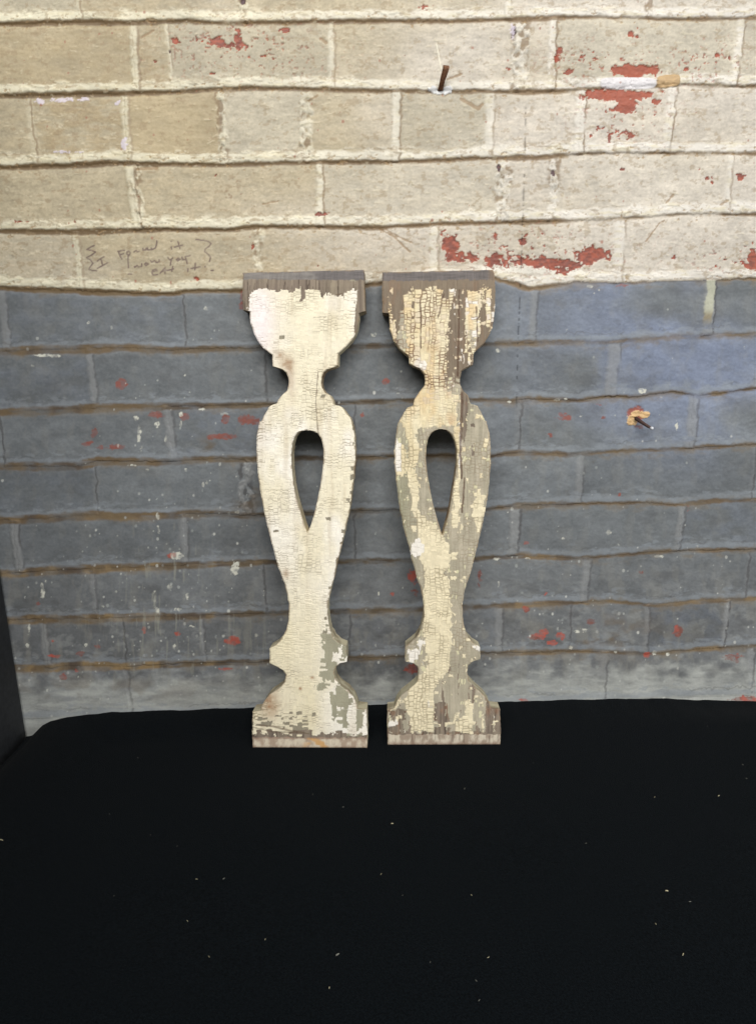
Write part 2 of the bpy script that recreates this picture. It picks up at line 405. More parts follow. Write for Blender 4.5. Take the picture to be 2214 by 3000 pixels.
    rc = mix(srgb(214, 208, 180), srgb(219, 214, 200), 1-leftness)
    rc = mix(rc, srgb(206, 196, 160), sst(.5, .75, n_h)*.6)
    rgrey = mix(g0, srgb(136, 142, 147), .75)
    iscreamridge = jc & (sgn < 0)
    col = mix(col, np.where(iscreamridge[..., None], rc, rgrey), rg*np.where(iscreamridge, .85, .7))
    h += np.where(sgn < 0, sst(-rw-8, -rw*.45, sgn)*sst(3, -9, sgn), 0)*np.where(jc, 1.25e-3, .3e-3)*(sgn < 0)
    # dark recess below it
    jlast = (jn < 14)*1.
    gap = jlast*sst(.30, .5, fbm(x, y*0+jn*40., 130, 130, 61, 3)+.10+.12*leftness)
    dk = sst(wdark+4, wdark-4, np.abs(sgn-1))
    dkc = mix(srgb(110, 90, 62), srgb(140, 118, 90), (1-leftness)*.75)
    och = mix(srgb(108, 93, 74), srgb(140, 120, 90), sst(.4, .65, n_m)*sst(1400, 1700, y))
    och = mix(och, srgb(92, 82, 72), sst(.5, .7, fbm(x, y*0+jn*7., 70, 70, 62, 3)))
    och = mix(och, srgb(84, 76, 66), sst(420, 900, x)*sst(1500, 1200, x)*.7)
    och = mix(och, srgb(104, 92, 80), sst(1350, 1500, x)*.35)
    col = mix(col, np.where(jc[..., None], dkc, och), dk*np.where(jc, .85*gap+.12, (.30+.62*gap)*jlast*(.55+.6*sst(.35, .6, fbm(xo, yo, 50, 14, 821, 3)))))
    h -= sst(wdark+4, wdark-2, np.abs(sgn-2))*np.where(jc, .7e-3, .2e-3)*(.35+.65*gap)
    # brick arris just under the recess
    h -= np.where(sgn > 0, sst(26, 6, sgn), 0)*.6e-3
    tanb = sst(24, 3, np.abs(sgn-4+wy*20))*sst(.42, .62, fbm(xo, yo, 70, 24, 830, 4, .6))*(gm > .5)*jlast
    col = mix(col, srgb(118, 103, 80), tanb*.42)
    # -------- upright joints
    vcol = np.where(gm[..., None] > .5, mix(g0, srgb(138, 139, 138), .75), mix(cream, rc, .85))
    act = 1-dk
    col = mix(col, vcol, np.clip(vlight*1.15, 0, 1)*.85*act*jlast)
    col = mix(col, np.where(gm[..., None] > .5, srgb(72, 70, 70), srgb(122, 100, 72)), vd*.8*act)
    # pale drip on the right
    drip = (row == JB)*sst(15, 9, np.abs(x-2075-(y-890)*-.12+(n_m-.5)*8))*sst(952, 930, y)
    col = mix(col, mix(srgb(178, 178, 156), srgb(140, 128, 100), sst(900, 930, y)), drip*.85)
    # smeared, crumbly mortar: pale lumps riding on the bed ridges and stray daubs
    lump = sst(.56, .66, fbm(xo, yo, 30, 12, 811, 4, .6))*sst(-52, -30, sgn)*sst(-6, -14, sgn)
    col = mix(col, np.where(iscreamridge[..., None], rc*1.04, rgrey), lump*.6); h += lump*.8e-3*jc
    gone = sst(.60, .68, fbm(xo, yo, 44, 14, 812, 4, .6))*sst(-40, -28, sgn)*(sgn < 0)*sst(-12, -18, sgn)
    col = mix(col, np.where(iscreamridge[..., None], cream, g0), gone*.7)
    seam = sst(3, 1, np.abs(sgn+rw+3+wx*16))*sst(.46, .60, fbm(xo, yo, 60, 30, 813, 3))
    col = mix(col, np.where(jc[..., None], srgb(142, 118, 84), srgb(84, 84, 82)), seam*.35)
    mott = (fbm(xo, yo, 90, 60, 814, 5, .65)-.5)
    col = col*(1+mott*.42)[..., None]
    fleck = sst(.62, .68, fbm(xo, yo, 20, 14, 815, 4, .65))*(gm < .5)
    col = mix(col, srgb(150, 130, 98), fleck*.45)
    col = mix(col*np.array([.97, .965, 1.0]), col, gm)
    x, y = xo, yo
    # ugly holes in the two wide joints
    for cx, cy, rx, ry in ((1460, 492, 6, 12), (1618, 508, 7, 12), (1504, 95, 8, 26), (498, 152, 3, 6), (712, 6, 7, 16)):
        k = blob(x, y, cx, cy, rx, ry)*(fbm(x, y, 8, 8, 77, 2)+.4)
        col = mix(col, srgb(86, 66, 68), sst(.4, .7, k)); h -= sst(.4, .7, k)*2e-3
    # lilac-white traces on one brick
    k = splat(x, y, [(118, 296, 18, 9, .9), (190, 292, 50, 8, .85), (240, 290, 20, 8, .8), (365, 425, 12, 22, .9), (180, 444, 34, 5, .8), (235, 446, 20, 5, .7), (345, 300, 12, 12, .7), (1500, 90, 12, 26, .7)], 81, 10, 8)
    col = mix(col, srgb(205, 196, 206), k*.8); h += k*.4e-3
    # flaked edges: small dark nicks and crumbs on cream bricks
    nick = sst(.70, .75, fbm(x, y, 13, 8, 91, 3, .6))*sst(30, 14, np.minimum(dist, 60))*(gm < .5)
    col = mix(col, srgb(150, 124, 88), nick*.7); h -= nick*.8e-3
    nick2 = sst(.73, .79, fbm(x, y, 22, 9, 92, 3, .6))*(gm < .5)
    col = mix(col, srgb(208, 198, 170), nick2*.3); h += nick2*.4e-3
    pits = 0
    for cx, cy, rx, ry in ((695, 565, 50, 45), (1640, 170, 60, 40), (1330, 215, 80, 14), (880, 160, 60, 60)):
        pits = pits+blob(x, y, cx, cy, rx, ry)*sst(.74, .80, fbm(x, y, 8, 7, 93, 2))
    col = mix(col, srgb(140, 116, 92), np.clip(pits, 0, 1)*.8)
    # scratches
    for pts, w in ([[(1112, 672), (1150, 690), (1200, 738)], 3], [[(1128, 672), (1180, 700), (1208, 712)], 2.5], [[(1890, 708), (1930, 655), (1945, 645)], 2], [[(1950, 595), (1970, 572)], 2.5], [[(2108, 600), (2130, 588)], 3], [[(770, 598), (815, 590)], 2.5],
                   [[(1350, 290), (1400, 318), (1412, 306)], 5], [[(1310, 232), (1350, 217)], 3], [[(940, 115), (955, 125)], 4], [[(905, 295), (930, 280)], 3], [[(405, 495), (460, 492)], 4], [[(415, 110), (450, 90)], 3]):
        k = sst(w+1.5, w-1, seg_dist(x, y, pts)+(n_s-.5)*5)
        col = mix(col, srgb(142, 116, 84), k*.7); h -= k*.5e-3
    # -------- exposed red brick
    k = splat(x, y, RED_CREAM, 101, 24, 19, 1.9, .56, .61)
    k = k*(1-sst(.66, .70, fbm(x, y, 13, 11, 832, 2))*.9)
    k = np.maximum(k, splat(x, y, [(1857, 206, 60, 17, 1.2), (1810, 279, 94, 13, 1.2), (1832, 306, 28, 20, 1.2), (1321, 715, 20, 32, 1.1), (1732, 746, 32, 24, 1.1), (1600, 770, 90, 16, .9)], 105, 20, 14, 1.0))
    sc = sst(.70, .75, fbm(x, y, 9, 8, 102, 3))*np.clip(sum(blob(x, y, *q) for q in ((1760, 180, 140, 50), (720, 150, 210, 70), (1560, 740, 230, 60), (2130, 760, 90, 30), (1830, 340, 110, 60), (2080, 180, 100, 60))), 0, 1)
    k = np.maximum(k, sc*.85)*(gm < .5)
    rcol = mix(srgb(158, 76, 54), srgb(120, 58, 46), sst(.3, .7, fbm(x, y, 11, 8, 831, 3, .6)))
    rcol = mix(rcol, srgb(156, 72, 46), blob(x, y, 1840, 250, 160, 80)*.9)
    col = mix(col, rcol, k*.93); h -= k*(1.5e-3+(n_s-.5)*1.5e-3)
    halo = splat(x, y, [(1530, 790, 200, 14, .8), (1840, 242, 110, 14, 1.0), (1650, 800, 100, 10, .7)], 104, 12, 7)*(1-k)
    col = mix(col, srgb(222, 217, 204), halo*.8)
    k = sst(1.15, .85, (np.abs((x-1838)/82)**4+np.abs((y-244)/17)**4))
    col = mix(col, srgb(212, 208, 208)*(1+(n_s[..., None]-.5)*.2), k); h += k*1e-3
    k = sst(1.15, .85, (np.abs((x-1955)/34)**4+np.abs((y-238-(x-1955)*-.1)/18)**4))
    col = mix(col, srgb(186, 156, 114)*(1+(n_s[..., None]-.5)*.3), k*.95); h += k*2.2e-3
    k = splat(x, y, RED_GREY, 111, 15, 10, .8)*(gm > .5)
    rcol = mix(srgb(142, 80, 68), srgb(178, 84, 68), sst(1400, 1800, y))
    rcol = mix(rcol, srgb(126, 72, 60), sst(.45, .7, n_m))
    col = mix(col, rcol, k*(.45+.4*sst(.3, .7, fbm(x, y, 12, 8, 820, 2))))
    # -------- pale marks, drips and splashes on the grey
    k = splat(x, y, PALE, 121, 10, 10, .7)*(gm > .5)
    col = mix(col, srgb(200, 199, 186), k*(.3+.75*sst(.35, .65, fbm(x, y, 8, 10, 822, 2))))
    dens = .002+.035*blob(x, y, 500, 1700, 230, 220)+.010*lowdust+.012*blob(x, y, 1700, 1620, 300, 160)+.02*blob(x, y, 640, 1400, 120, 80)
    cx, cy = np.floor(x/13.+.3*vn(x/40., y/40., 130)), np.floor(y/13.)
    hx = hsh(cx, cy, 131); ox = hsh(cx, cy, 132); oy = hsh(cx, cy, 133); rr = 1.3+3.0*hsh(cx, cy, 134)**3
    dd2 = np.hypot(x-(cx+.25+.5*ox)*13, (y-(cy+.25+.5*oy)*13)*.8)
    k = sst(rr+1, rr-.6, dd2)*(hx < dens*3.2)*(gm > .5)
    col = mix(col, mix(srgb(150, 155, 152), srgb(214, 214, 204), hsh(cx, cy, 135)), k*(.25+.6*hsh(cx, cy, 136)))
    k = sst(rr+1, rr-.6, dd2)*(hx > 1-.012)*(gm < .5)
    col = mix(col, srgb(150, 96, 76), k*.7)
    k = sst(.64, .78, fbm(x, y, 7, 70, 141, 3))*(gm > .5)*np.clip(blob(x, y, 480, 1680, 90, 160)+blob(x, y, 560, 1900, 300, 120)*.6+.3*blob(x, y, 1500, 1990, 300, 90), 0, 1)
    col = mix(col, srgb(150, 150, 138), k*.55)
    # brown film on the lower grey rows
    k = sst(.5, .7, fbm(x, y, 60, 40, 151, 3))*np.clip(blob(x, y, 1760, 1860, 120, 50)+blob(x, y, 300, 2020, 260, 30)*.5+blob(x, y, 640, 1310, 70, 20)+blob(x, y, 730, 1450, 30, 50), 0, 1)*(gm > .5)
    col = mix(col, srgb(104, 88, 66), k*.7)
    # plug hole round the iron peg
    k = sst(1.1, .8, np.hypot((x-1862)/26., (y-1213)/25.)+(n_s-.5)*.6)
    col = mix(col, srgb(150, 76, 52), k*.85); h -= k*.8e-3
    k = splat(x, y, [(1850, 1232, 15, 15, 1.2), (1862, 1212, 14, 9, 1.1), (1885, 1214, 16, 9, 1.2)], 161, 9, 9, .5)
    col = mix(col, srgb(208, 174, 126)*(1+(n_s[..., None]-.5)*.5), k); h += k*(1.2e-3+(n_s-.5)*3e-3)
    # plaster round the nail
    k = splat(x, y, [(1268, 262, 14, 9, 1.2), (1310, 264, 14, 10, 1.2), (1290, 272, 22, 6, 1.0)], 162, 9, 9, .4)
    col = mix(col, srgb(214, 214, 212), k); h += k*2.2e-3
    # pale splash streak above it
    k = sst(3.4, 1.4, seg_dist(x, y, [(1278, 130), (1284, 160), (1291, 200)]))
    col = mix(col, srgb(222, 216, 196), k*.9); h += k*.6e-3
    # dotted upright row of small pricks down the wall
    xl = np.interp(y, [300, 470, 660, 820, 1000, 1170], [1540, 1536, 1530, 1524, 1516, 1512])
    dots = sst(3.2, 1.4, np.abs(x-xl))*sst(.40, .62, fbm(y, y*0, 9, 9, 171, 2))*sst(300, 330, y)*sst(1240, 1150, y)
    col = mix(col, col*.45, dots*.85); h -= dots*.5e-3
    # handwriting
    sel = (x > 225) & (x < 650) & (y > 680) & (y < 830)
    if sel.any():
        xs, ys = x[sel], y[sel]
        d = np.full(xs.shape, 1e9)
        for st in SCRIBBLE:
            d = np.minimum(d, seg_dist(xs, ys, [(240+a/4.236, 690+b/4.236) for a, b in st]))
        k = sst(3.2, 1.2, d)*(.60+.55*fbm(xs, ys, 9, 9, 181, 2))
        c = col[sel]
        col[sel] = mix(c, srgb(104, 86, 80), np.clip(k, 0, 1)*.9)
    # -------- fine relief
    h += (n_s-.5)*.35e-3+(n_m-.5)*1.0e-3+(n_h-.5)*.4e-3*(gm < .5)
    h += (hsh(bid, row+9., 44)-.5)*1.2e-3
    return h, np.clip(col, .004, .95)


XL = -0.5045*1.15        # left edge of the brickwork, where the black panel starts
xs = np.concatenate([np.arange(XL-.012, .755, .00108), np.arange(.76, 1.5, .008)])
zs = np.concatenate([np.arange(-.11, 1.085, .00108), np.arange(1.09, 1.75, .008)])
XX, ZZ = np.meshgrid(xs, zs)
P = np.stack([XX.ravel(), np.zeros(XX.size), ZZ.ravel()], -1)
px, py = project(P)
H, CC = wall_pattern(px, py)
P[:, 1] = -H
nfront = len(P)
Q = grid_quads(len(zs), len(xs))
# give the wall its thickness: a back face and four edges
nr, nc = len(zs), len(xs)
bk = np.array([[xs[0], .1, zs[0]], [xs[-1], .1, zs[0]], [xs[-1], .1, zs[-1]], [xs[0], .1, zs[-1]]])
P = np.concatenate([P, bk])
CC = np.concatenate([CC, np.tile(srgb(150, 90, 75), (4, 1))])
b0 = nfront
extra = [[b0+1, b0, b0+3, b0+2]]
mat_wall = material('painted_brick', rough=.55, spec=.35, tint=.05, tscale=260, bump=.16, bscale=420, bdist=.0006)
wall = mesh_obj('brick_wall', P, np.concatenate([Q, extra]), mat_wall, CC)
tag(wall, 'old brick wall painted cream above and slate grey below, paint chipped to red', 'brick wall')


# ------------------------------------------------------------------ black floor cloth and side panel
EDGE = [(60, 2157), (75, 2156), (95, 2154), (108, 2142), (125, 2124), (150, 2111), (200, 2099), (260, 2092), (330, 2085), (500, 2079), (740, 2071), (900, 2066), (1100, 2062), (1300, 2058), (1470, 2055), (1650, 2049), (1850, 2044), (2000, 2047), (2214, 2053)]
ew = on_wall([e[0] for e in EDGE], [e[1] for e in EDGE])
ex, ez = ew[:, 0], ew[:, 2]


def cloth_z(x, y):
    e = np.interp(x, ex, ez)+(fbm(x*1000, x*0, 24, 24, 301, 3)-.5)*.0035*sst(-.5, -.45, x)
    k = sst(-.10, -.004, y)
    k = np.where(x < -.42, np.maximum(k, sst(-.30, -.01, y)*sst(-.40, -.50, x)), k)
    n = (fbm(x*1000, y*1000, 210, 160, 302, 2)-.5)*.004*sst(-.17, -.40, y)
    n = n+(fbm(x*1000+y*300, y*1000, 60, 60, 303, 2)-.5)*.0008*sst(-.15, -.3, y)
    return e*k+n*(1-k)


cx_ = np.arange(XL-.002, 1.3, .005)
cy_ = np.concatenate([np.arange(-2.2, -.35, .012), np.arange(-.35, .0001, .003)])
CX, CY = np.meshgrid(cx_, cy_)
CZ = cloth_z(CX.ravel(), CY.ravel())
PF = np.stack([CX.ravel(), CY.ravel(), CZ], -1)
mat_cloth = material('black_cloth', base=(.0030, .0044, .0056), rough=.95, spec=.025, tint=.45, tscale=420, bump=.8, bscale=800, bdist=.0015)
b_ = mat_cloth.node_tree.nodes['Principled BSDF']
b_.inputs['Sheen Weight'].default_value = .015
b_.inputs['Sheen Roughness'].default_value = .5
floor = mesh_obj('floor', PF, grid_quads(len(cy_), len(cx_)), mat_cloth)
tag(floor, 'matt black cloth spread over the floor under the two balusters', 'floor', kind='structure')

mat_panel = material('black_panel', base=(.034, .036, .039), rough=.7, spec=.25, tint=.25, tscale=120, bump=.3, bscale=500, bdist=.0006)


def box(name, lo, hi, mat, parent=None, bev=.002):
    (x0, y0, z0), (x1, y1, z1) = lo, hi
    v = [(x, y, z) for z in (z0, z1) for y in (y0, y1) for x in (x0, x1)]
    q = [(0, 2, 3, 1), (4, 5, 7, 6), (0, 1, 5, 4), (2, 6, 7, 3), (0, 4, 6, 2), (1, 3, 7, 5)]
    o = mesh_obj(name, v, q, mat, parent=parent, smooth=False)
    if bev:
        m = o.modifiers.new('bevel', 'BEVEL'); m.width = bev; m.segments = 2
    return o


panel = box('side_panel', (XL-.022, -1.9, -.13), (XL, -.006, 1.2), mat_panel)
tag(panel, 'plain black upright panel at the left end of the brick wall', 'panel')


# ------------------------------------------------------------------ balusters
def unz(s, oy, pts, k=2.0146, ox=680):
    return [(ox+a/k, oy+b/k) for a, b in pts]


LB_R = unz(0, 760, [(775, 65), (778, 100), (785, 305), (747, 318), (747, 350), (743, 380), (730, 430), (705, 478), (670, 515), (624, 556), (624, 625), (600, 638), (560, 650), (540, 667), (528, 695), (524, 730), (529, 758), (548, 785), (578, 805), (596, 835), (600, 856), (612, 861), (628, 863), (646, 872), (665, 894), (690, 950)]) + \
    unz(0, 1200, [(695, 45), (712, 100), (724, 170), (727, 240), (725, 310), (718, 390), (707, 480), (693, 580), (675, 670), (655, 760), (632, 850), (612, 935), (592, 1020)]) + \
    unz(0, 1700, [(578, 70), (564, 130), (562, 195), (568, 255), (582, 308), (605, 348), (640, 378), (674, 392), (677, 482), (640, 489), (612, 512), (603, 547), (610, 590), (642, 625), (686, 656), (716, 695), (734, 735), (740, 758), (793, 764), (797, 900), (796, 996)])
LB_L = unz(0, 760, [(60, 65), (60, 200), (62, 300), (103, 308), (108, 375), (125, 428), (150, 478), (185, 524), (234, 564), (241, 632), (290, 648), (318, 668), (331, 700), (334, 738), (326, 772), (296, 800), (272, 830), (264, 850), (240, 856), (214, 874), (190, 920), (172, 965)]) + \
    unz(0, 1200, [(160, 70), (147, 150), (143, 250), (149, 350), (160, 440), (176, 540), (196, 640), (220, 740), (246, 840), (275, 940)]) + \
    unz(0, 1700, [(303, 0), (325, 80), (335, 140), (333, 220), (322, 290), (294, 345), (255, 385), (222, 404), (221, 490), (258, 508), (300, 533), (318, 560), (312, 600), (280, 637), (222, 675), (192, 712), (174, 748), (168, 772), (120, 778), (118, 930), (121, 994)])
LB_HL = unz(0, 1200, [(439, 121), (405, 126), (384, 138), (366, 165), (354, 205), (348, 270), (351, 350), (361, 440), (377, 520), (400, 600), (424, 680), (442, 726)])
LB_HR = unz(0, 1200, [(439, 121), (478, 127), (506, 142), (528, 175), (539, 230), (539, 300), (532, 370), (520, 450), (502, 540), (483, 620), (462, 690), (443, 726)])
RB_R = unz(0, 760, [(1543, 62), (1549, 80), (1550, 300), (1536, 400), (1518, 440), (1486, 495), (1424, 552), (1420, 622), (1380, 640), (1352, 662), (1342, 700), (1344, 738), (1362, 772), (1390, 800), (1401, 838), (1407, 853), (1430, 858), (1447, 866), (1470, 905), (1490, 950)]) + \
    unz(0, 1200, [(1500, 70), (1516, 140), (1525, 220), (1524, 330), (1516, 440), (1502, 550), (1480, 660), (1456, 770), (1427, 880), (1402, 980)]) + \
    unz(0, 1700, [(1388, 10), (1366, 85), (1358, 150), (1360, 220), (1370, 280), (1390, 335), (1424, 372), (1464, 396), (1463, 468), (1420, 480), (1392, 504), (1386, 545), (1398, 595), (1438, 640), (1488, 684), (1516, 722), (1528, 757), (1580, 762), (1585, 900), (1582, 976)])
RB_L = unz(0, 760, [(885, 66), (885, 200), (886, 314), (926, 320), (931, 415), (950, 476), (985, 526), (1040, 570), (1045, 614), (1068, 630), (1110, 645), (1134, 676), (1138, 718), (1130, 750), (1100, 787), (1075, 828), (1068, 862), (1032, 876), (1005, 918), (985, 960)]) + \
    unz(0, 1200, [(980, 75), (964, 160), (956, 250), (960, 350), (970, 450), (985, 560), (1007, 680), (1036, 790), (1068, 910), (1095, 1010)]) + \
    unz(0, 1700, [(1102, 20), (1120, 90), (1131, 150), (1128, 220), (1114, 290), (1084, 345), (1022, 392), (1020, 480), (1058, 487), (1092, 510), (1100, 550), (1092, 600), (1046, 645), (996, 682), (970, 718), (957, 758), (915, 764), (915, 900), (918, 978)])
RB_HL = unz(0, 1200, [(1228, 114), (1196, 124), (1172, 142), (1155, 172), (1146, 215), (1142, 290), (1150, 370), (1165, 460), (1185, 560), (1210, 650), (1238, 740)])
RB_HR = unz(0, 1200, [(1228, 114), (1266, 122), (1294, 145), (1316, 188), (1326, 240), (1326, 310), (1314, 400), (1300, 480), (1287, 560), (1268, 650), (1241, 740)])


def flakes(x, y, w, hgt, seed, lean=0.03):
    """crackle cells of old paint: cell id hashes, distance to cell edge, centres"""
    xw = x+lean*y+(fbm(x, y, 26, 30, seed, 3)-.5)*16
    c = np.floor(xw/w)
    jl = (hsh(c, c*0, seed+1)-.5)*.7*w; jr = (hsh(c+1, c*0, seed+1)-.5)*.7*w
    left = c*w+jl; right = (c+1)*w+jr
    c = np.where(xw < left, c-1, np.where(xw > right, c+1, c))
    left = c*w+(hsh(c, c*0, seed+1)-.5)*.7*w; right = (c+1)*w+(hsh(c+1, c*0, seed+1)-.5)*.7*w
    hh = hgt*(.6+.9*hsh(c, c*0, seed+2))
    yw = y+hsh(c, c*0, seed+3)*hh*3+(fbm(x, y, 14, 30, seed+4, 2)-.5)*7
    r = np.floor(yw/hh)
    jt = (hsh(c, r, seed+5)-.5)*.6*hh; jb = (hsh(c, r+1, seed+5)-.5)*.6*hh
    top = r*hh+jt; bot = (r+1)*hh+jb
    r = np.where(yw < top, r-1, np.where(yw > bot, r+1, r))
    top = r*hh+(hsh(c, r, seed+5)-.5)*.6*hh; bot = (r+1)*hh+(hsh(c, r+1, seed+5)-.5)*.6*hh
    dv = np.minimum(xw-left, right-xw); dh = np.minimum(yw-top, bot-yw)
    cxp = x+(left+right)/2-xw; cyp = y+(top+bot)/2-yw
    return c, r, dv, dh, cxp, cyp


def wood(x, y, seed, warm=.5):
    g = fbm(x, y, 5, 190, seed, 3); g2 = fbm(x, y, 16, 300, seed+3, 3)
    c = mix(srgb(108, 97, 84), srgb(150, 138, 118), sst(.25, .75, g*.6+g2*.4))
    c = mix(c, srgb(122, 108, 98), fbm(x, y, 70, 60, seed+5, 2)*.7)
    c = mix(c, srgb(70, 58, 50), sst(.66, .76, fbm(x, y, 3.5, 60, seed+8, 3))*.7)
    return c, g


def paint_left(x, y):
    c, r, dv, dh, cx, cy = flakes(x, y, 13, 8.5, 401)
    nz_ = (fbm(x, y, 9, 13, 480, 3, .65)-.5)
    cx = .55*cx+.45*x+nz_*9; cy = .55*cy+.45*y+nz_*12
    rnd = hsh(c, r, 410); rnd2 = hsh(c, r, 411)
    bare, g = wood(x, y, 420)
    sage = srgb(158, 154, 132)*(1+(fbm(x, y, 12, 60, 424, 3)[..., None]-.5)*.35)
    white = mix(srgb(240, 234, 220), srgb(231, 222, 196), sst(.42, .68, fbm(x, y, 90, 160, 425, 3)))
    white = mix(white, srgb(236, 226, 224), blob(x, y, 765, 950, 40, 110)*.9)
    white = mix(white, srgb(222, 211, 178), sst(1500, 1850, y)*.75*sst(1010, 900, x))
    white = white*(1+(rnd[..., None]-.5)*.10)
    tint = fbm(x, y, 8, 8, 426, 2)
    white = white*(1+(tint[..., None]-.5)*.08)
    # tall faint brown streaks and stains
    white = mix(white, srgb(176, 156, 120), .28*sst(.55, .8, fbm(x, y, 22, 220, 427, 3)))
    for sx, sy, rx, ry, a in ((790, 2062, 22, 34, .75), (838, 1065, 16, 14, .6), (850, 1080, 8, 26, .5), (820, 1040, 14, 10, .5), (855, 1130, 12, 50, .3), (838, 1680, 10, 12, .5), (730, 1400, 12, 8, .4), (765, 1250, 14, 60, .25), (880, 2017, 4, 4, .9), (915, 1985, 5, 4, .9), (760, 1170, 8, 10, .4)):
        white = mix(white, srgb(150, 112, 78), a*blob(x, y, sx, sy, rx, ry)*(.5+fbm(x, y, 10, 10, 428, 2)))
    # jagged decisions are made per flake, from the flake's centre
    ragtop = 838+16*fbm(cx, cx*0, 22, 22, 431, 2)+10*rnd
    ragtop = ragtop+np.where((cx > 878) & (cx < 892), 40, 0)+np.where((cx > 940) & (cx < 1000), 14, 0)+np.where(cx > 1000, 4, 0)+np.where(cx < 750, 22*(750-cx)/30, 0)
    xl = np.interp(cy, [790, 860, 900, 930, 960], [736, 734, 730, 724, 700])
    xr = np.interp(cy, [790, 850, 880, 900, 960, 980, 1010], [1048, 1052, 1042, 1036, 1034, 1040, 1090])
    isw = (cy > ragtop) & (cx > xl+3-10*rnd2) & (cx < xr+8*(rnd-.5))
    ragbot = 2140+14*rnd+8*fbm(cx, cx*0, 30, 30, 432, 2)
    isw &= cy < ragbot
    m = 0
    for bx, by, rx, ry in ((972, 1890, 26, 26), (958, 1905, 16, 60), (975, 1960, 20, 30), (958, 1980, 18, 24), (942, 2015, 16, 12), (1000, 2040, 22, 46), (1012, 2090, 18, 50), (1010, 1910, 12, 28), (980, 2060, 14, 40), (1052, 2100, 14, 50)):
        m = np.maximum(m, blob(cx, cy, bx, by, rx, ry))
    issage = (m+.55*(rnd-.5) > .50)
    for bx, by, rx, ry in ((1030, 2095, 14, 40), (1022, 1935, 12, 26)):
        issage &= ~(blob(cx, cy, bx, by, rx, ry)+.3*(rnd2-.5) > .55)
    lost = hsh(c, r, 412)
    # isolated lost flakes towards the edges and near the foot
    near_foot = sst(2070, 2130, cy)
    edge_r = sst(0, 1, (cx-np.interp(cy, [1200, 1330, 1500, 1750, 1850], [1034, 1040, 1014, 964, 950])+9)/12)*(cy > 1230)*(cy < 1860)
    lostm = (lost < .003+.28*near_foot*sst(960, 860, cx)+.30*edge_r)
    isw &= ~lostm
    col = np.where(isw[..., None], np.where(issage[..., None], sage, white), np.where(lostm[..., None] & (cy[..., None] < 2140), mix(bare, sage, .5), bare))
    # cracks
    st = fbm(x, y, 60, 60, 433, 3)
    ks = hsh(c, r, 413)
    crv = sst(1.9, .5, dv)*sst(.42, .74, st+.5*(ks-.5)); crh = sst(1.7, .5, dh)*sst(.34, .68, st+.5*(hsh(c, r, 414)-.5)+.04)
    cr = np.maximum(crv*.5, crh)*isw*np.where(issage, .35, 1)
    dense = np.clip(sst(1180, 1260, y)*sst(850, 700, x)+.6*blob(x, y, 960, 1180, 80, 80)+.25, 0, 1)
    col = mix(col, srgb(126, 110, 84), cr*(.12+.75*sst(.36, .66, fbm(x, y, 60, 45, 471, 3)))*(.6+.5*dense))
    # long splits
    for pts, w in ([[(932, 1090), (925, 1180), (934, 1290)], 1.6], [[(920, 930), (955, 928)], 1.2], [[(980, 865), (1007, 860)], 2.2], [[(760, 2125), (800, 2128), (850, 2140), (905, 2150)], 2.5], [[(742, 2130), (790, 2142), (870, 2147)], 1.8]):
        k = sst(w+1, w-.8, seg_dist(x, y, pts)+(tint-.5)*3)
        col = mix(col, srgb(96, 78, 62), k*.6)
    # grey weathered strip at the head, sanded pink one at the foot
    head = y < 817+(x-710)*.009+(fbm(x, y, 12, 6, 450, 4, .65)-.5)*11
    hc = mix(srgb(124, 119, 114), srgb(104, 99, 97), sst(855, 905, x)*sst(.2, .5, fbm(x, y, 60, 30, 440, 2)))
    hc = hc*(1+(fbm(x, y, 30, 4, 441, 3)[..., None]-.5)*.6+(fbm(x, y, 3, 30, 445, 2)[..., None]-.5)*.3)
    col = mix(col, hc, head*1.)
    fl = 2160+(x-740)*.004+(fbm(x, y, 10, 8, 451, 4, .65)-.5)*9
    foot = y > fl
    fc = mix(srgb(174, 154, 134), srgb(210, 198, 176), sst(.35, .65, fbm(x, y, 14, 22, 442, 4, .6)))
    fc = mix(fc, srgb(206, 164, 112), sst(.5, .7, fbm(x, y, 26, 18, 443, 2))*sst(880, 900, x)*sst(970, 950, x))
    fc = mix(fc, srgb(138, 112, 96), sst(fl+22, fl+34, y)*.4+sst(3.5, 1.5, np.abs(y-fl-2))*.55)
    col = mix(col, fc, foot*1.)
    h = np.where(isw & ~foot & ~head, .45e-3+.22e-3*rnd-cr*(.15e-3+.35e-3*sst(.4, .65, fbm(x, y, 70, 50, 470, 2)))-.15e-3*issage, -.1e-3+(g-.5)*.5e-3)
    return h, col


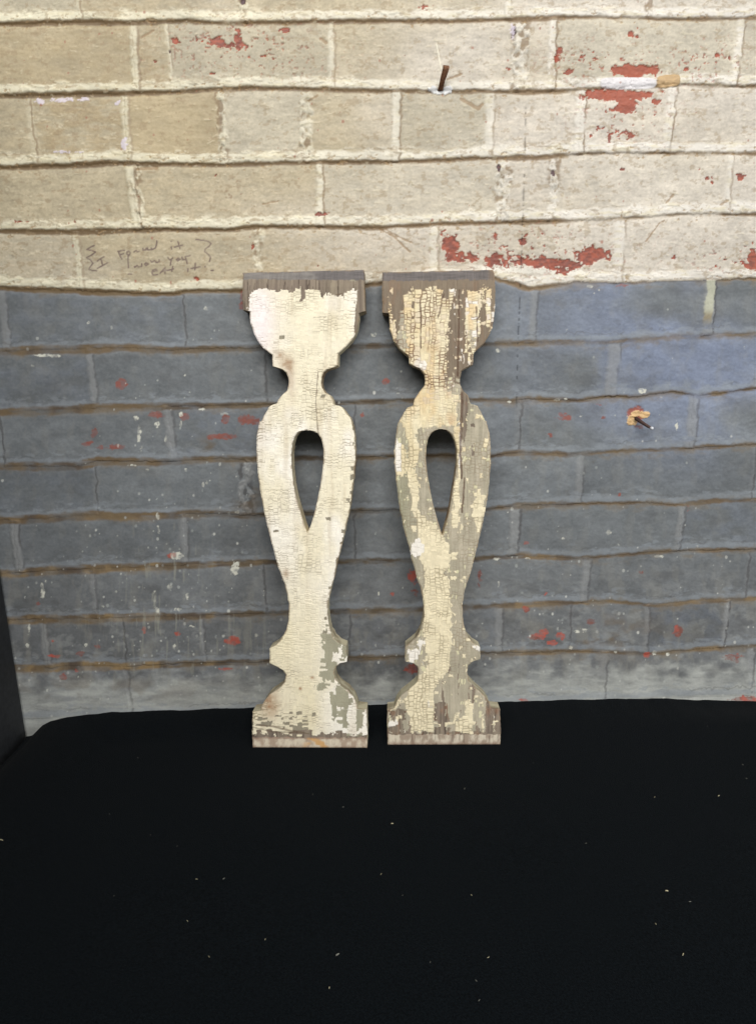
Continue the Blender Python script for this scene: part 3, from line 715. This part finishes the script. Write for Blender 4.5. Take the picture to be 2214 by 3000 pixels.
def paint_right(x, y):
    c, r, dv, dh, cx, cy = flakes(x, y, 12, 9.5, 501, .02)
    nz_ = (fbm(x, y, 7, 15, 580, 3, .65)-.5)
    cx = .5*cx+.5*x+nz_*11; cy = .5*cy+.5*y+nz_*16
    rnd = hsh(c, r, 510); rnd2 = hsh(c, r, 511); rnd3 = hsh(c, r, 512)
    bare, g = wood(x, y, 520)
    streak = fbm(cx, cy, 17, 150, 521, 3)
    sage = mix(srgb(160, 153, 132), srgb(180, 170, 150), fbm(x, y, 18, 60, 522, 3))
    sage = mix(sage, srgb(140, 140, 114), blob(x, y, 1165, 1480, 40, 200)*.7)
    sage = sage*(1+(fbm(x, y, 4, 70, 523, 3)[..., None]-.5)*.42+(fbm(x, y, 26, 30, 526, 4, .6)[..., None]-.5)*.3)
    buff = mix(srgb(224, 212, 180), srgb(218, 203, 166), sst(.4, .65, fbm(x, y, 50, 80, 524, 3)))
    buff = mix(buff, srgb(218, 188, 140), sst(.5, .8, fbm(x, y, 30, 60, 525, 2))*sst(1300, 1150, y)*.6)
    buff = mix(buff, srgb(224, 212, 180), sst(1300, 1500, y))
    buff = buff*(1+(rnd[..., None]-.5)*.16)
    white = srgb(232, 226, 214)
    # fields: >0 means top paint survives
    f = .25+0*cx
    # upper bowl
    up = sst(1180, 1120, cy)
    mid = (1-up)*sst(1960, 1860, cy)
    low = 1-up-mid
    fu = .42-.95*blob(cx, cy, 1343, 960, 16, 150)-.75*blob(cx, cy, 1172, 930, 8, 90)-.6*blob(cx, cy, 1212, 900, 5, 40)-.6*blob(cx, cy, 1420, 960, 8, 90)-.6*blob(cx, cy, 1395, 1020, 18, 120)-.8*blob(cx, cy, 1180, 985, 14, 45)-1.2*sst(1142, 1128, cx)-1.2*sst(1436, 1446, cx)-.8*blob(cx, cy, 1160, 870, 14, 50)-.7*blob(cx, cy, 1345, 1130, 30, 80)-1.0*blob(cx, cy, 1335, 1060, 12, 110)
    fu = np.where(cy > 1060, fu-.6*sst(1310, 1335, cx), fu)
    fu = fu+1.3*(streak-.5)*sst(1270, 1330, cx)+1.3*(streak-.5)*sst(1200, 1170, cx)+.35*(rnd-.5)-.9*np.abs(nz_)*sst(.55, .4, streak)-.35*sst(1300, 1340, cx)*sst(1100, 900, cy)*0
    ragtop = 828+26*fbm(cx, cx*0, 20, 20, 531, 2)+12*rnd+np.where((cx > 1296) & (cx < 1316), 34, 0)+np.where((cx > 1336) & (cx < 1366), 60, 0)+np.where(cx < 1190, 18, 0)
    fu = np.where(cy < ragtop, -1, fu)
    # middle: buff on the left strand and by the hole, sage outside and on the right
    wv = (fbm(cx, cy, 50, 60, 532, 3)-.5)*55
    a0 = np.interp(cy, [1160, 1260, 1400, 1540, 1640, 1740, 1850, 1950], [1110, 1188, 1195, 1222, 1232, 1248, 1245, 1250])
    a1 = np.interp(cy, [1160, 1245, 1256, 1400, 1500, 1560, 1640, 1740, 1850, 1950], [1338, 1338, 1224, 1222, 1235, 1300, 1310, 1325, 1318, 1330])
    fm = np.where((cx > a0+wv*.5) & (cx < a1+wv*.6), .5, -.5)
    fm = np.maximum(fm, np.where((cy > 1250) & (cy < 1545), .75-2.0*np.abs(cx-np.interp(cy, [1250, 1400, 1540], [1340, 1343, 1335])+wv*.3)/24, -1))
    fm = np.maximum(fm, 1.4*blob(cx, cy, 1402, 1495, 18, 50)-.6)
    fm = np.maximum(fm, 1.3*blob(cx, cy, 1170, 1350, 22, 40)-.6)
    fm = fm-1.5*blob(cx, cy, 1352, 1250, 5, 120)
    fm = fm+.45*(rnd-.5)
    b0 = np.interp(cy, [1950, 2000, 2060, 2100, 2140], [1252, 1205, 1180, 1195, 1200])
    b1 = np.interp(cy, [1950, 1990, 2020, 2060, 2090, 2140], [1320, 1290, 1268, 1272, 1275, 1268])
    fl_ = np.where((cx > b0+wv*.25) & (cx < b1+wv*.2), .5, -.5)
    fl_ = np.maximum(fl_, 1.2*blob(cx, cy, 1372, 2110, 10, 60)-.55)
    fl_ = np.maximum(fl_, 1.2*blob(cx, cy, 1350, 2125, 20, 28)-.55)
    fl_ = np.maximum(fl_, (.9*sst(.55, .75, streak)*sst(2060, 2120, cy)*sst(1290, 1330, cx)-.5))
    fl_ = np.maximum(fl_, 1.3*blob(cx, cy, 1160, 2040, 12, 28)-.6)
    fl_ = fl_+.5*(rnd-.5)
    fl_ = np.where(cy > 2138+16*rnd2, -1, fl_)
    f = fu*up+fm*mid+fl_*low
    f = np.where((rnd3 > .86) & (cy > 850) & (cy < 2130) & (cx > 1135) & (rnd > .3), np.maximum(f, .9*sst(.4, .6, fbm(x, y, 9, 12, 592, 3))-.4), f)
    istop = f > 0
    # under it: sage survives low down and on the strands, bare wood in the head and by the grain lines
    s = up*(-.45+.9*sst(1060, 1160, cy)+1.1*blob(cx, cy, 1183, 975, 16, 60)+.7*blob(cx, cy, 1385, 960, 14, 90))+mid*.9+low*(.5-.9*blob(cx, cy, 1168, 2100, 26, 30)-.8*blob(cx, cy, 1298, 2110, 22, 45)-.9*blob(cx, cy, 1445, 2110, 26, 70)-.6*blob(cx, cy, 1160, 2140, 30, 16))
    s = s+.5*(rnd2-.5)+.9*(streak-.5)-.75*mid*sst(.56, .70, fbm(x, y, 9, 130, 590, 3))*sst(1320, 1350, x)*sst(1580, 1480, y)-.5*low*sst(.58, .70, fbm(x, y, 9, 70, 591, 3))*sst(1280, 1300, x)-1.8*blob(cx, cy, 1360, 1200, 9, 90)
    s = np.where(cy > 2146, -1, s); s = np.where(cy < 850, -1, s)
    issage = (~istop) & (s > 0)
    wm = up*(.9*blob(x, y, 1235, 1070, 22, 22)+.75*sst(1420, 1440, cx)*sst(1.0, .6, rnd3)*sst(860, 900, cy)+.8*((streak > .58) & (cx > 1320) & (rnd3 > .55)))+mid*(.8*blob(cx, cy, 1165, 1335, 12, 60)+.9*blob(cx, cy, 1215, 1618, 18, 10)+.8*(blob(cx, cy, 1346, 1310, 5, 60) > .4)+.7*blob(cx, cy, 1235, 1880, 14, 16)+.9*blob(cx, cy, 1225, 1600, 22, 20))+.9*blob(cx, cy, 1212, 1915, 22, 18)+.8*blob(cx, cy, 1398, 1895, 12, 12)+low*(.5*sst(.6, .8, streak)+.9*blob(cx, cy, 1150, 2040, 10, 26)+.8*blob(cx, cy, 1150, 2120, 16, 20))
    iswh = wm+.3*(rnd3-.5) > .55
    istop = istop | (iswh & (cy > 860) & (cy < 2142))
    issage &= ~istop
    topc = mix(buff, np.broadcast_to(white, buff.shape), np.clip(iswh*1., 0, 1))
    topc = mix(topc, srgb(206, 190, 168), ((rnd3 > .8) & up.astype(bool))*.5)
    # rusty-brown stains
    stn = np.clip(blob(x, y, 1310, 1240, 30, 26)+.7*blob(x, y, 1300, 1120, 30, 60)+.5*blob(x, y, 1270, 1020, 40, 60)+.6*blob(x, y, 1435, 990, 16, 70), 0, 1)
    topc = mix(topc, srgb(178, 126, 74), stn*sst(.4, .75, fbm(x, y, 16, 34, 533, 3))*.5)
    topc = topc*(1+(fbm(x, y, 7, 7, 534, 2)[..., None]-.5)*.1)
    bare = mix(bare, srgb(138, 98, 72), (sst(.52, .8, fbm(x, y, 16, 40, 535, 3))*.5))
    bare = bare*(1+(fbm(x, y, 3, 26, 538, 3)[..., None]-.5)*.6)
    bare = mix(bare, srgb(124, 110, 92), up*.65)
    col = np.where(istop[..., None], topc, np.where(issage[..., None], sage, bare))
    # specks of top paint left on the sage
    sp = (hsh(c*3+np.floor(dv/4), r, 515) > .965) & issage
    col = mix(col, srgb(214, 208, 170), sp*.8)
    st = fbm(x, y, 50, 50, 536, 3)
    crv = sst(2.1, .6, dv)*sst(.28, .55, st+.3*(rnd3-.5)+.1*up); crh = sst(2.0, .6, dh)*sst(.28, .55, st+.3*(rnd2-.5)+.06*up)
    cr = np.maximum(crv*.9, crh)*np.where(istop, 1, np.where(issage, .75*sst(2080, 1900, y), 0))
    col = mix(col, np.where((up > .5)[..., None], srgb(116, 88, 64), srgb(120, 104, 78)), cr*(.25+.65*sst(.35, .65, fbm(x, y, 50, 40, 571, 3)))*(.7+.4*up))
    for pts, w in ([[(1353, 1150), (1350, 1250), (1348, 1330), (1352, 1400)], 3.2], [[(1360, 1400), (1357, 1460), (1352, 1500)], 3], [[(1230, 880), (1232, 915), (1232, 1020)], 1.8], [[(1345, 850), (1342, 1000), (1340, 1100)], 2.5], [[(1395, 900), (1398, 1000)], 2], [[(1283, 930), (1300, 860)], 1.4]):
        k = sst(w+1, w-1, seg_dist(x, y, pts)+(fbm(x, y, 5, 14, 537, 2)-.5)*5)
        col = mix(col, srgb(88, 66, 52), k*.8)
    head = y < 822+(x-1118)*-.01+(fbm(x, y, 12, 6, 550, 4, .65)-.5)*12
    hc = srgb(106, 100, 97)*(1+(fbm(x, y, 30, 4, 540, 3)[..., None]-.5)*.6+(fbm(x, y, 3, 30, 545, 2)[..., None]-.5)*.3)
    hc = mix(hc, srgb(120, 104, 88), sst(1425, 1440, x)*.8)
    col = mix(col, hc, head*1.)
    fl = 2152-(x-1132)*.002+(fbm(x, y, 10, 8, 551, 4, .65)-.5)*9
    foot = y > fl
    fc = mix(srgb(162, 146, 128), srgb(208, 197, 176), sst(.35, .65, fbm(x, y, 11, 26, 542, 4, .6)))
    fc = mix(fc, srgb(138, 110, 94), sst(fl+18, fl+30, y)*.55)
    fc = mix(fc, srgb(96, 76, 64), sst(.70, .78, fbm(x, y, 6, 60, 543, 2))*.5)
    col = mix(col, fc, foot*1.)
    h = np.where(istop & ~foot & ~head, .65e-3+.4e-3*rnd-cr*.5e-3, np.where(issage, .25e-3-cr*.25e-3, -.15e-3+(g-.5)*.7e-3))
    h = np.where(head | foot, -.1e-3+(g-.5)*.3e-3, h)
    return h, col


mat_wood = material('weathered_painted_wood', rough=.74, spec=.22, tint=.05, tscale=500, bump=.25, bscale=900, bdist=.0005, stretch=(1, 1, .5))


def baluster(OR, OL, HL, HR, painter, label, seed, t=.031):
    pl = on_plane(*map(float, OL[-1]), np.zeros(3), np.array([0, 0, 1.]))
    pr = on_plane(*map(float, OR[-1]), np.zeros(3), np.array([0, 0, 1.]))
    base = (pl+pr)/2
    lat = (pr-pl)/np.linalg.norm(pr-pl)
    out = np.array([lat[1], -lat[0], 0])                 # horizontal, towards the camera
    # lean so that the back of the head touches the wall ridge
    gap = -base[1]
    best = None
    for a in np.radians(np.arange(2, 20, .05)):
        up = np.cos(a)*np.array([0, 0, 1.])-np.sin(a)*out
        n = np.cos(a)*out+np.sin(a)*np.array([0, 0, 1.])
        top = on_plane(*map(float, OR[0]), base, n)
        e = abs((top-n*t)[1]+.0045)
        if best is None or e < best[0]: best = (e, a, up, n)
    _, a, up, n = best
    print('lean', math.degrees(a))

    def loc(pts):
        q = on_plane([p[0] for p in pts], [p[1] for p in pts], base, n)-base
        A, B = q @ lat, q @ up
        B = np.maximum.accumulate(B[::-1]+np.arange(len(B))*1e-6)[::-1]
        return A[::-1], B[::-1]
    la, lb = loc(OL); ra, rb = loc(OR); hla, hlb = loc(HL); hra, hrb = loc(HR)
    lb[0] = rb[0] = 0.0
    topb = .5*(lb[-1]+rb[-1])
    hb0, hb1 = .5*(hlb[0]+hrb[0]), .5*(hlb[-1]+hrb[-1])
    rows = np.arange(0, topb, .00085)
    rows = np.concatenate([rows, lb[1:-1], rb[1:-1], [topb, hb0, hb1], hb1-np.array([.0001, .0003, .0006]), hb0+np.array([.0005, .001])])
    rows = np.unique(np.round(rows[(rows >= 0) & (rows <= topb)], 6))
    rows = rows[np.concatenate([[True], np.diff(rows) > 5e-6])]
    nz = (fbm(rows*1000, rows*0, 9, 6, seed, 4, .7)-.5)*.0022
    nz2 = (fbm(rows*1000, rows*0+50, 9, 6, seed+9, 4, .7)-.5)*.0022
    xl = np.interp(rows, lb, la)+nz
    xr = np.interp(rows, rb, ra)+nz2
    inh = (rows > hb0) & (rows < hb1)
    hl = np.interp(rows, hlb, hla); hr = np.interp(rows, hrb, hra)
    # rounded crown of the opening
    mid_tip = np.interp(rows, [0, hb0, hb1, topb], [.5*(xl[0]+xr[0]), .5*(hl[np.argmin(abs(rows-hb0))]+hr[np.argmin(abs(rows-hb0))]), .5*(hla[-1]+hra[-1]), .5*(xl[-1]+xr[-1])])
    cl = np.where(inh, hl, mid_tip); cr_ = np.where(inh, hr, mid_tip)
    NC = 100
    u = np.linspace(0, 1, NC)
    # two strands side by side
    AL = xl[:, None]*(1-u)+cl[:, None]*u
    AR = cr_[:, None]*(1-u)+xr[:, None]*u
    A2 = np.concatenate([AL, AR], 1)
    B2 = np.repeat(rows[:, None], 2*NC, 1)
    nR, nC = A2.shape
    Pw = base+A2.reshape(-1, 1)*lat+B2.reshape(-1, 1)*up
    px, py = project(Pw)
    h, col = painter(px, py)
    # worn arrises
    dedge = np.concatenate([AL-xl[:, None], xr[:, None]-AR], 1)
    din = np.where(inh[:, None], np.concatenate([cl[:, None]-AL, AR-cr_[:, None]], 1), 1.)
    de = np.minimum(np.minimum(dedge, din), np.minimum(B2, topb-B2)).ravel()
    wear = .0014*(1-sst(0, .0022, de))
    ar = fbm(px, py, 12, 12, seed+20, 3)
    ew_ = (1-sst(.0002, .0026*ar*1.6, de))*sst(.38, .6, ar)
    col = mix(col, srgb(150, 128, 100), ew_*.6)
    h = h-wear
    # the head strip and foot strip are planed back a little
    bb = B2.ravel()
    hs = np.clip((bb-(topb-.0245))/.0245, 0, 1)*.005
    fs = np.clip((.0175-bb)/.0175, 0, 1)*.0022
    h = h-hs-fs
    L = np.stack([A2.ravel(), h, B2.ravel()], -1)         # local: lateral, outward, up
    verts = [L]; cols = [np.clip(col, .01, .93)]
    quads = []
    g = grid_quads(nR, nC)
    rI = np.repeat(np.arange(nR-1), nC-1); cI = np.tile(np.arange(nC-1), nR-1)
    hole_q = (cI == NC-1)
    wid = np.abs(A2[rI, cI+1]-A2[rI, cI])
    g = g[~hole_q | (hole_q & False)]
    quads.append(g)
    idx = np.arange(nR*nC).reshape(nR, nC)
    # close the centre line where there is no opening (columns NC-1 and NC coincide)
    off = nR*nC

    def side(chain, seed2, closed_col=None):
        """extrude a chain of front vertices back through the thickness"""
        nonlocal off
        K = 7
        base_l = L[chain]
        ring = [chain]
        vs = []
        sc = []
        s = np.cumsum(np.concatenate([[0], np.linalg.norm(np.diff(base_l, axis=0), axis=1)]))*2000
        for k in range(1, K+1):
            f = k/K
            v = base_l.copy()
            v[:, 1] = base_l[:, 1]*(1-f)+(-t)*f
            v[:, 1] = np.where(f >= 1, -t, v[:, 1])
            vs.append(v)
            n1 = fbm(s, s*0+f*60, 30, 14, seed2, 3); n2 = fbm(s, s*0+f*60, 90, 200, seed2+4, 2)
            c = mix(srgb(214, 203, 172), srgb(140, 118, 92), sst(.45, .68, n1*.6+n2*.4))
            bz = base_l[:, 2]
            c = mix(c, srgb(120, 100, 80), sst(topb-.07, topb-.055, bz)*.8)
            c = mix(c, srgb(160, 158, 134), sst(.28, .12, bz)*.5)
            sc.append(c)
        for k in range(K):
            a0_ = chain if k == 0 else off+(k-1)*len(chain)+np.arange(len(chain))
            b0_ = off+k*len(chain)+np.arange(len(chain))
            quads.append(np.stack([a0_[:-1], b0_[:-1], b0_[1:], a0_[1:]], -1))
        verts.extend(vs); cols.extend(sc)
        st = off+(K-1)*len(chain)
        off += K*len(chain)
        return st+np.arange(len(chain))
    bl_ = side(idx[:, 0], seed+31)                        # left silhouette
    br_ = side(idx[::-1, -1], seed+32)                    # right silhouette
    bb_ = side(idx[0, ::-1], seed+33)                     # bottom
    bt_ = side(idx[-1, :], seed+34)                       # top
    hr_rows = np.where(inh)[0]
    r0, r1 = max(hr_rows[0]-1, 0), min(hr_rows[-1]+1, nR-1)
    hlc = side(idx[r0:r1+1, NC-1][::-1], seed+35)
    hrc = side(idx[r0:r1+1, NC], seed+36)
    # crown and tip of the opening: short bridging strips
    bkL = bl_; bkR = br_[::-1]
    # back face: one quad strip per strand (outer edge to centre line / opening edge)
    midv = np.stack([cl, np.full(nR, -t), rows], -1); midv2 = np.stack([cr_, np.full(nR, -t), rows], -1)
    m0 = off; verts.append(midv); cols.append(np.tile(srgb(130, 110, 86), (nR, 1))); off += nR
    m1 = off; verts.append(midv2); cols.append(np.tile(srgb(130, 110, 86), (nR, 1))); off += nR
    i = np.arange(nR-1)
    quads.append(np.stack([bkL[i], bkL[i+1], m0+i+1, m0+i], -1))
    quads.append(np.stack([m1+i, m1+i+1, bkR[i+1], bkR[i]], -1))
    V = np.concatenate(verts); Cc = np.concatenate(cols); Qd = np.concatenate(quads)
    o = mesh_obj('baluster', V, Qd, mat_wood, Cc)
    me = o.data
    # crisp sides: mark by angle
    import bmesh
    bm = bmesh.new(); bm.from_mesh(me)
    bmesh.ops.remove_doubles(bm, verts=bm.verts, dist=1e-6)
    for e in bm.edges:
        if len(e.link_faces) == 2 and e.calc_face_angle(0) > 1.0:
            e.smooth = False
    bm.to_mesh(me); bm.free()
    M = Matrix(((lat[0], n[0], up[0], base[0]), (lat[1], n[1], up[1], base[1]), (lat[2], n[2], up[2], base[2]), (0, 0, 0, 1)))
    # origin at the foot; lift so the lowest back corner rests on the cloth
    o.matrix_world = M
    tag(o, label, 'baluster', 'flat sawn porch balusters leaning on the wall')
    return o


bL = baluster(LB_R, LB_L, LB_HL, LB_HR, paint_left, 'sawn wooden baluster evenly coated in crackled creamy white paint, leaning on the brick wall', 600)
bR = baluster(RB_R, RB_L, RB_HL, RB_HR, paint_right, 'sawn wooden baluster with patchy flaking buff paint over sage green and bare wood', 700)


# ------------------------------------------------------------------ iron in the wall
def bar(name, pts, radii, mat, parent, sides=6, flat=1.0, seed=0):
    """bent tapering bar along world points"""
    V = []; n = len(pts)
    rs = np.random.RandomState(seed)
    for i, p in enumerate(pts):
        p = Vector(p)
        d = (Vector(pts[min(i+1, n-1)])-Vector(pts[max(i-1, 0)])).normalized()
        a = d.cross(Vector((0, 1, 0.2))).normalized(); b = d.cross(a).normalized()
        for k in range(sides):
            t = 2*math.pi*(k+.5)/sides
            rr = radii[i]*(1+rs.uniform(-.09, .09))
            V.append(p+a*math.cos(t)*rr+b*math.sin(t)*rr*flat)
    q = []
    for i in range(n-1):
        for k in range(sides):
            k2 = (k+1) % sides
            q.append((i*sides+k, i*sides+k2, (i+1)*sides+k2, (i+1)*sides+k))
    c0 = len(V); V.append(Vector(pts[0])); V.append(Vector(pts[-1]))
    for k in range(0, sides, 2):
        q.append((c0, (k+2) % sides, (k+1) % sides, k))
        e = (n-1)*sides
        q.append((c0+1, e+k, e+(k+1) % sides, e+(k+2) % sides))
    return mesh_obj(name, [tuple(v) for v in V], q, mat, parent=parent, smooth=False)


mat_rust = material('rusty_iron', base=tuple(srgb(112, 78, 56)), rough=.8, spec=.3, tint=.4, tscale=500, bump=.6, bscale=900, bdist=.0008)
mat_dark = material('dark_iron', base=tuple(srgb(74, 54, 48)), rough=.7, spec=.4, tint=.4, tscale=500, bump=.5, bscale=900, bdist=.0006)
mat_tip = material('worn_steel', base=tuple(srgb(200, 202, 205)), rough=.35, spec=.6, tint=.1, tscale=500, bump=.2, bscale=900, bdist=.0004)


def off_wall(x, y, d):
    w = ray(x, y); t = (-d-CAM[1])/w[1]
    return tuple(CAM+w*t)


nail = bar('nail', [off_wall(1288, 264, -.004), off_wall(1290, 258, .004), off_wall(1297, 230, .012), off_wall(1305, 205, .019), off_wall(1306.5, 194, .022)],
           [.0042, .0043, .0050, .0058, .0060], mat_rust, wall, sides=4, flat=.7, seed=3)
nail['label'] = 'square rusty cut nail sticking up out of a cream mortar joint'
peg = bar('nail', [off_wall(1857, 1221, -.004), off_wall(1862, 1226, .006), off_wall(1880, 1238, .018), off_wall(1897, 1249, .026), off_wall(1905, 1253, .029)],
          [.0038, .0034, .0028, .0025, .0022], mat_dark, wall, sides=6, flat=.9, seed=5)
peg['label'] = 'dark thin nail jutting from a crumbled buff plug in the grey brick'
tip = bar('nail_tip', [off_wall(1905, 1253, .029), off_wall(1909, 1255, .031), off_wall(1913, 1256, .032)], [.0023, .0028, .0016], mat_tip, peg, sides=6, seed=6)


# ------------------------------------------------------------------ lint on the cloth
mat_lint = material('pale_lint', base=tuple(srgb(176, 168, 138)), rough=.9, spec=.1, tint=.2, tscale=600, bump=.2, bscale=900)
mat_lint2 = material('dull_lint', base=tuple(srgb(112, 112, 104)), rough=.9, spec=.1, tint=.2, tscale=600, bump=.2, bscale=900)
LINT = [(1570, 1740, 3.2, 0), (1430, 1743, 2.6, 0), (857, 1802, 3.2, 0), (4, 1836, 5.0, 0), (430, 1922, 2.4, 0), (490, 1921, 3.0, 1), (1456, 1949, 3.2, 0), (1507, 1973, 2.6, 1), (1432, 2021, 2.0, 0), (410, 2012, 2.4, 0), (457, 2090, 2.6, 0),
        (1067, 2094, 2.8, 0), (1492, 2088, 3.4, 0), (720, 2160, 2.4, 0), (1047, 2188, 2.4, 1), (1040, 2145, 2.4, 1), (833, 1911, 2.0, 0), (1030, 1957, 2.0, 0), (302, 1657, 2.2, 1), (684, 1737, 2.2, 1), (1015, 1725, 3.0, 1), (738, 2087, 4.2, 1), (580, 2053, 2.0, 0), (940, 2105, 1.8, 1), (250, 1958, 1.8, 1), (1280, 1845, 1.8, 1), (1165, 1668, 1.8, 1), (388, 1850, 1.8, 1), (750, 1765, 2.2, 1), (330, 1825, 1.8, 1), (240, 1780, 1.6, 1), (880, 1958, 1.6, 1), (1622, 1672, 2.2, 1), (1545, 1588, 1.8, 1), (1630, 1702, 1.8, 1)]
rs = np.random.RandomState(12)
for i, (ox_, oy_, s, kd) in enumerate(LINT):
    X, Y = ox_*1.3402, oy_*1.3402
    p = on_plane(X, Y, np.zeros(3), np.array([0, 0, 1.]))
    z = float(cloth_z(np.array([p[0]]), np.array([p[1]]))[0])
    ln = s*.00055; a = rs.uniform(0, math.pi)
    pts = []
    for k in range(5):
        f = (k/4-.5)*2
        pts.append((math.cos(a)*ln*f-math.sin(a)*ln*.15*f*f, math.sin(a)*ln*f+math.cos(a)*ln*.15*f*f, .0004+.0003*(1-f*f)))
    wd = .00024*s*rs.uniform(.6, 1.2)
    o = bar('lint_fleck', pts, [wd*.5, wd*1.1, wd, wd*1.2, wd*.4], mat_lint2 if kd else mat_lint, None, sides=6, flat=.5, seed=i)
    o.location = (p[0], p[1], z)
    if kd:
        tag(o, 'dull grey fleck of lint on the black cloth', 'lint', 'dull grey flecks of lint on the cloth')
    else:
        tag(o, 'pale straw-coloured fleck of lint on the black cloth', 'lint', 'pale flecks of lint on the cloth')
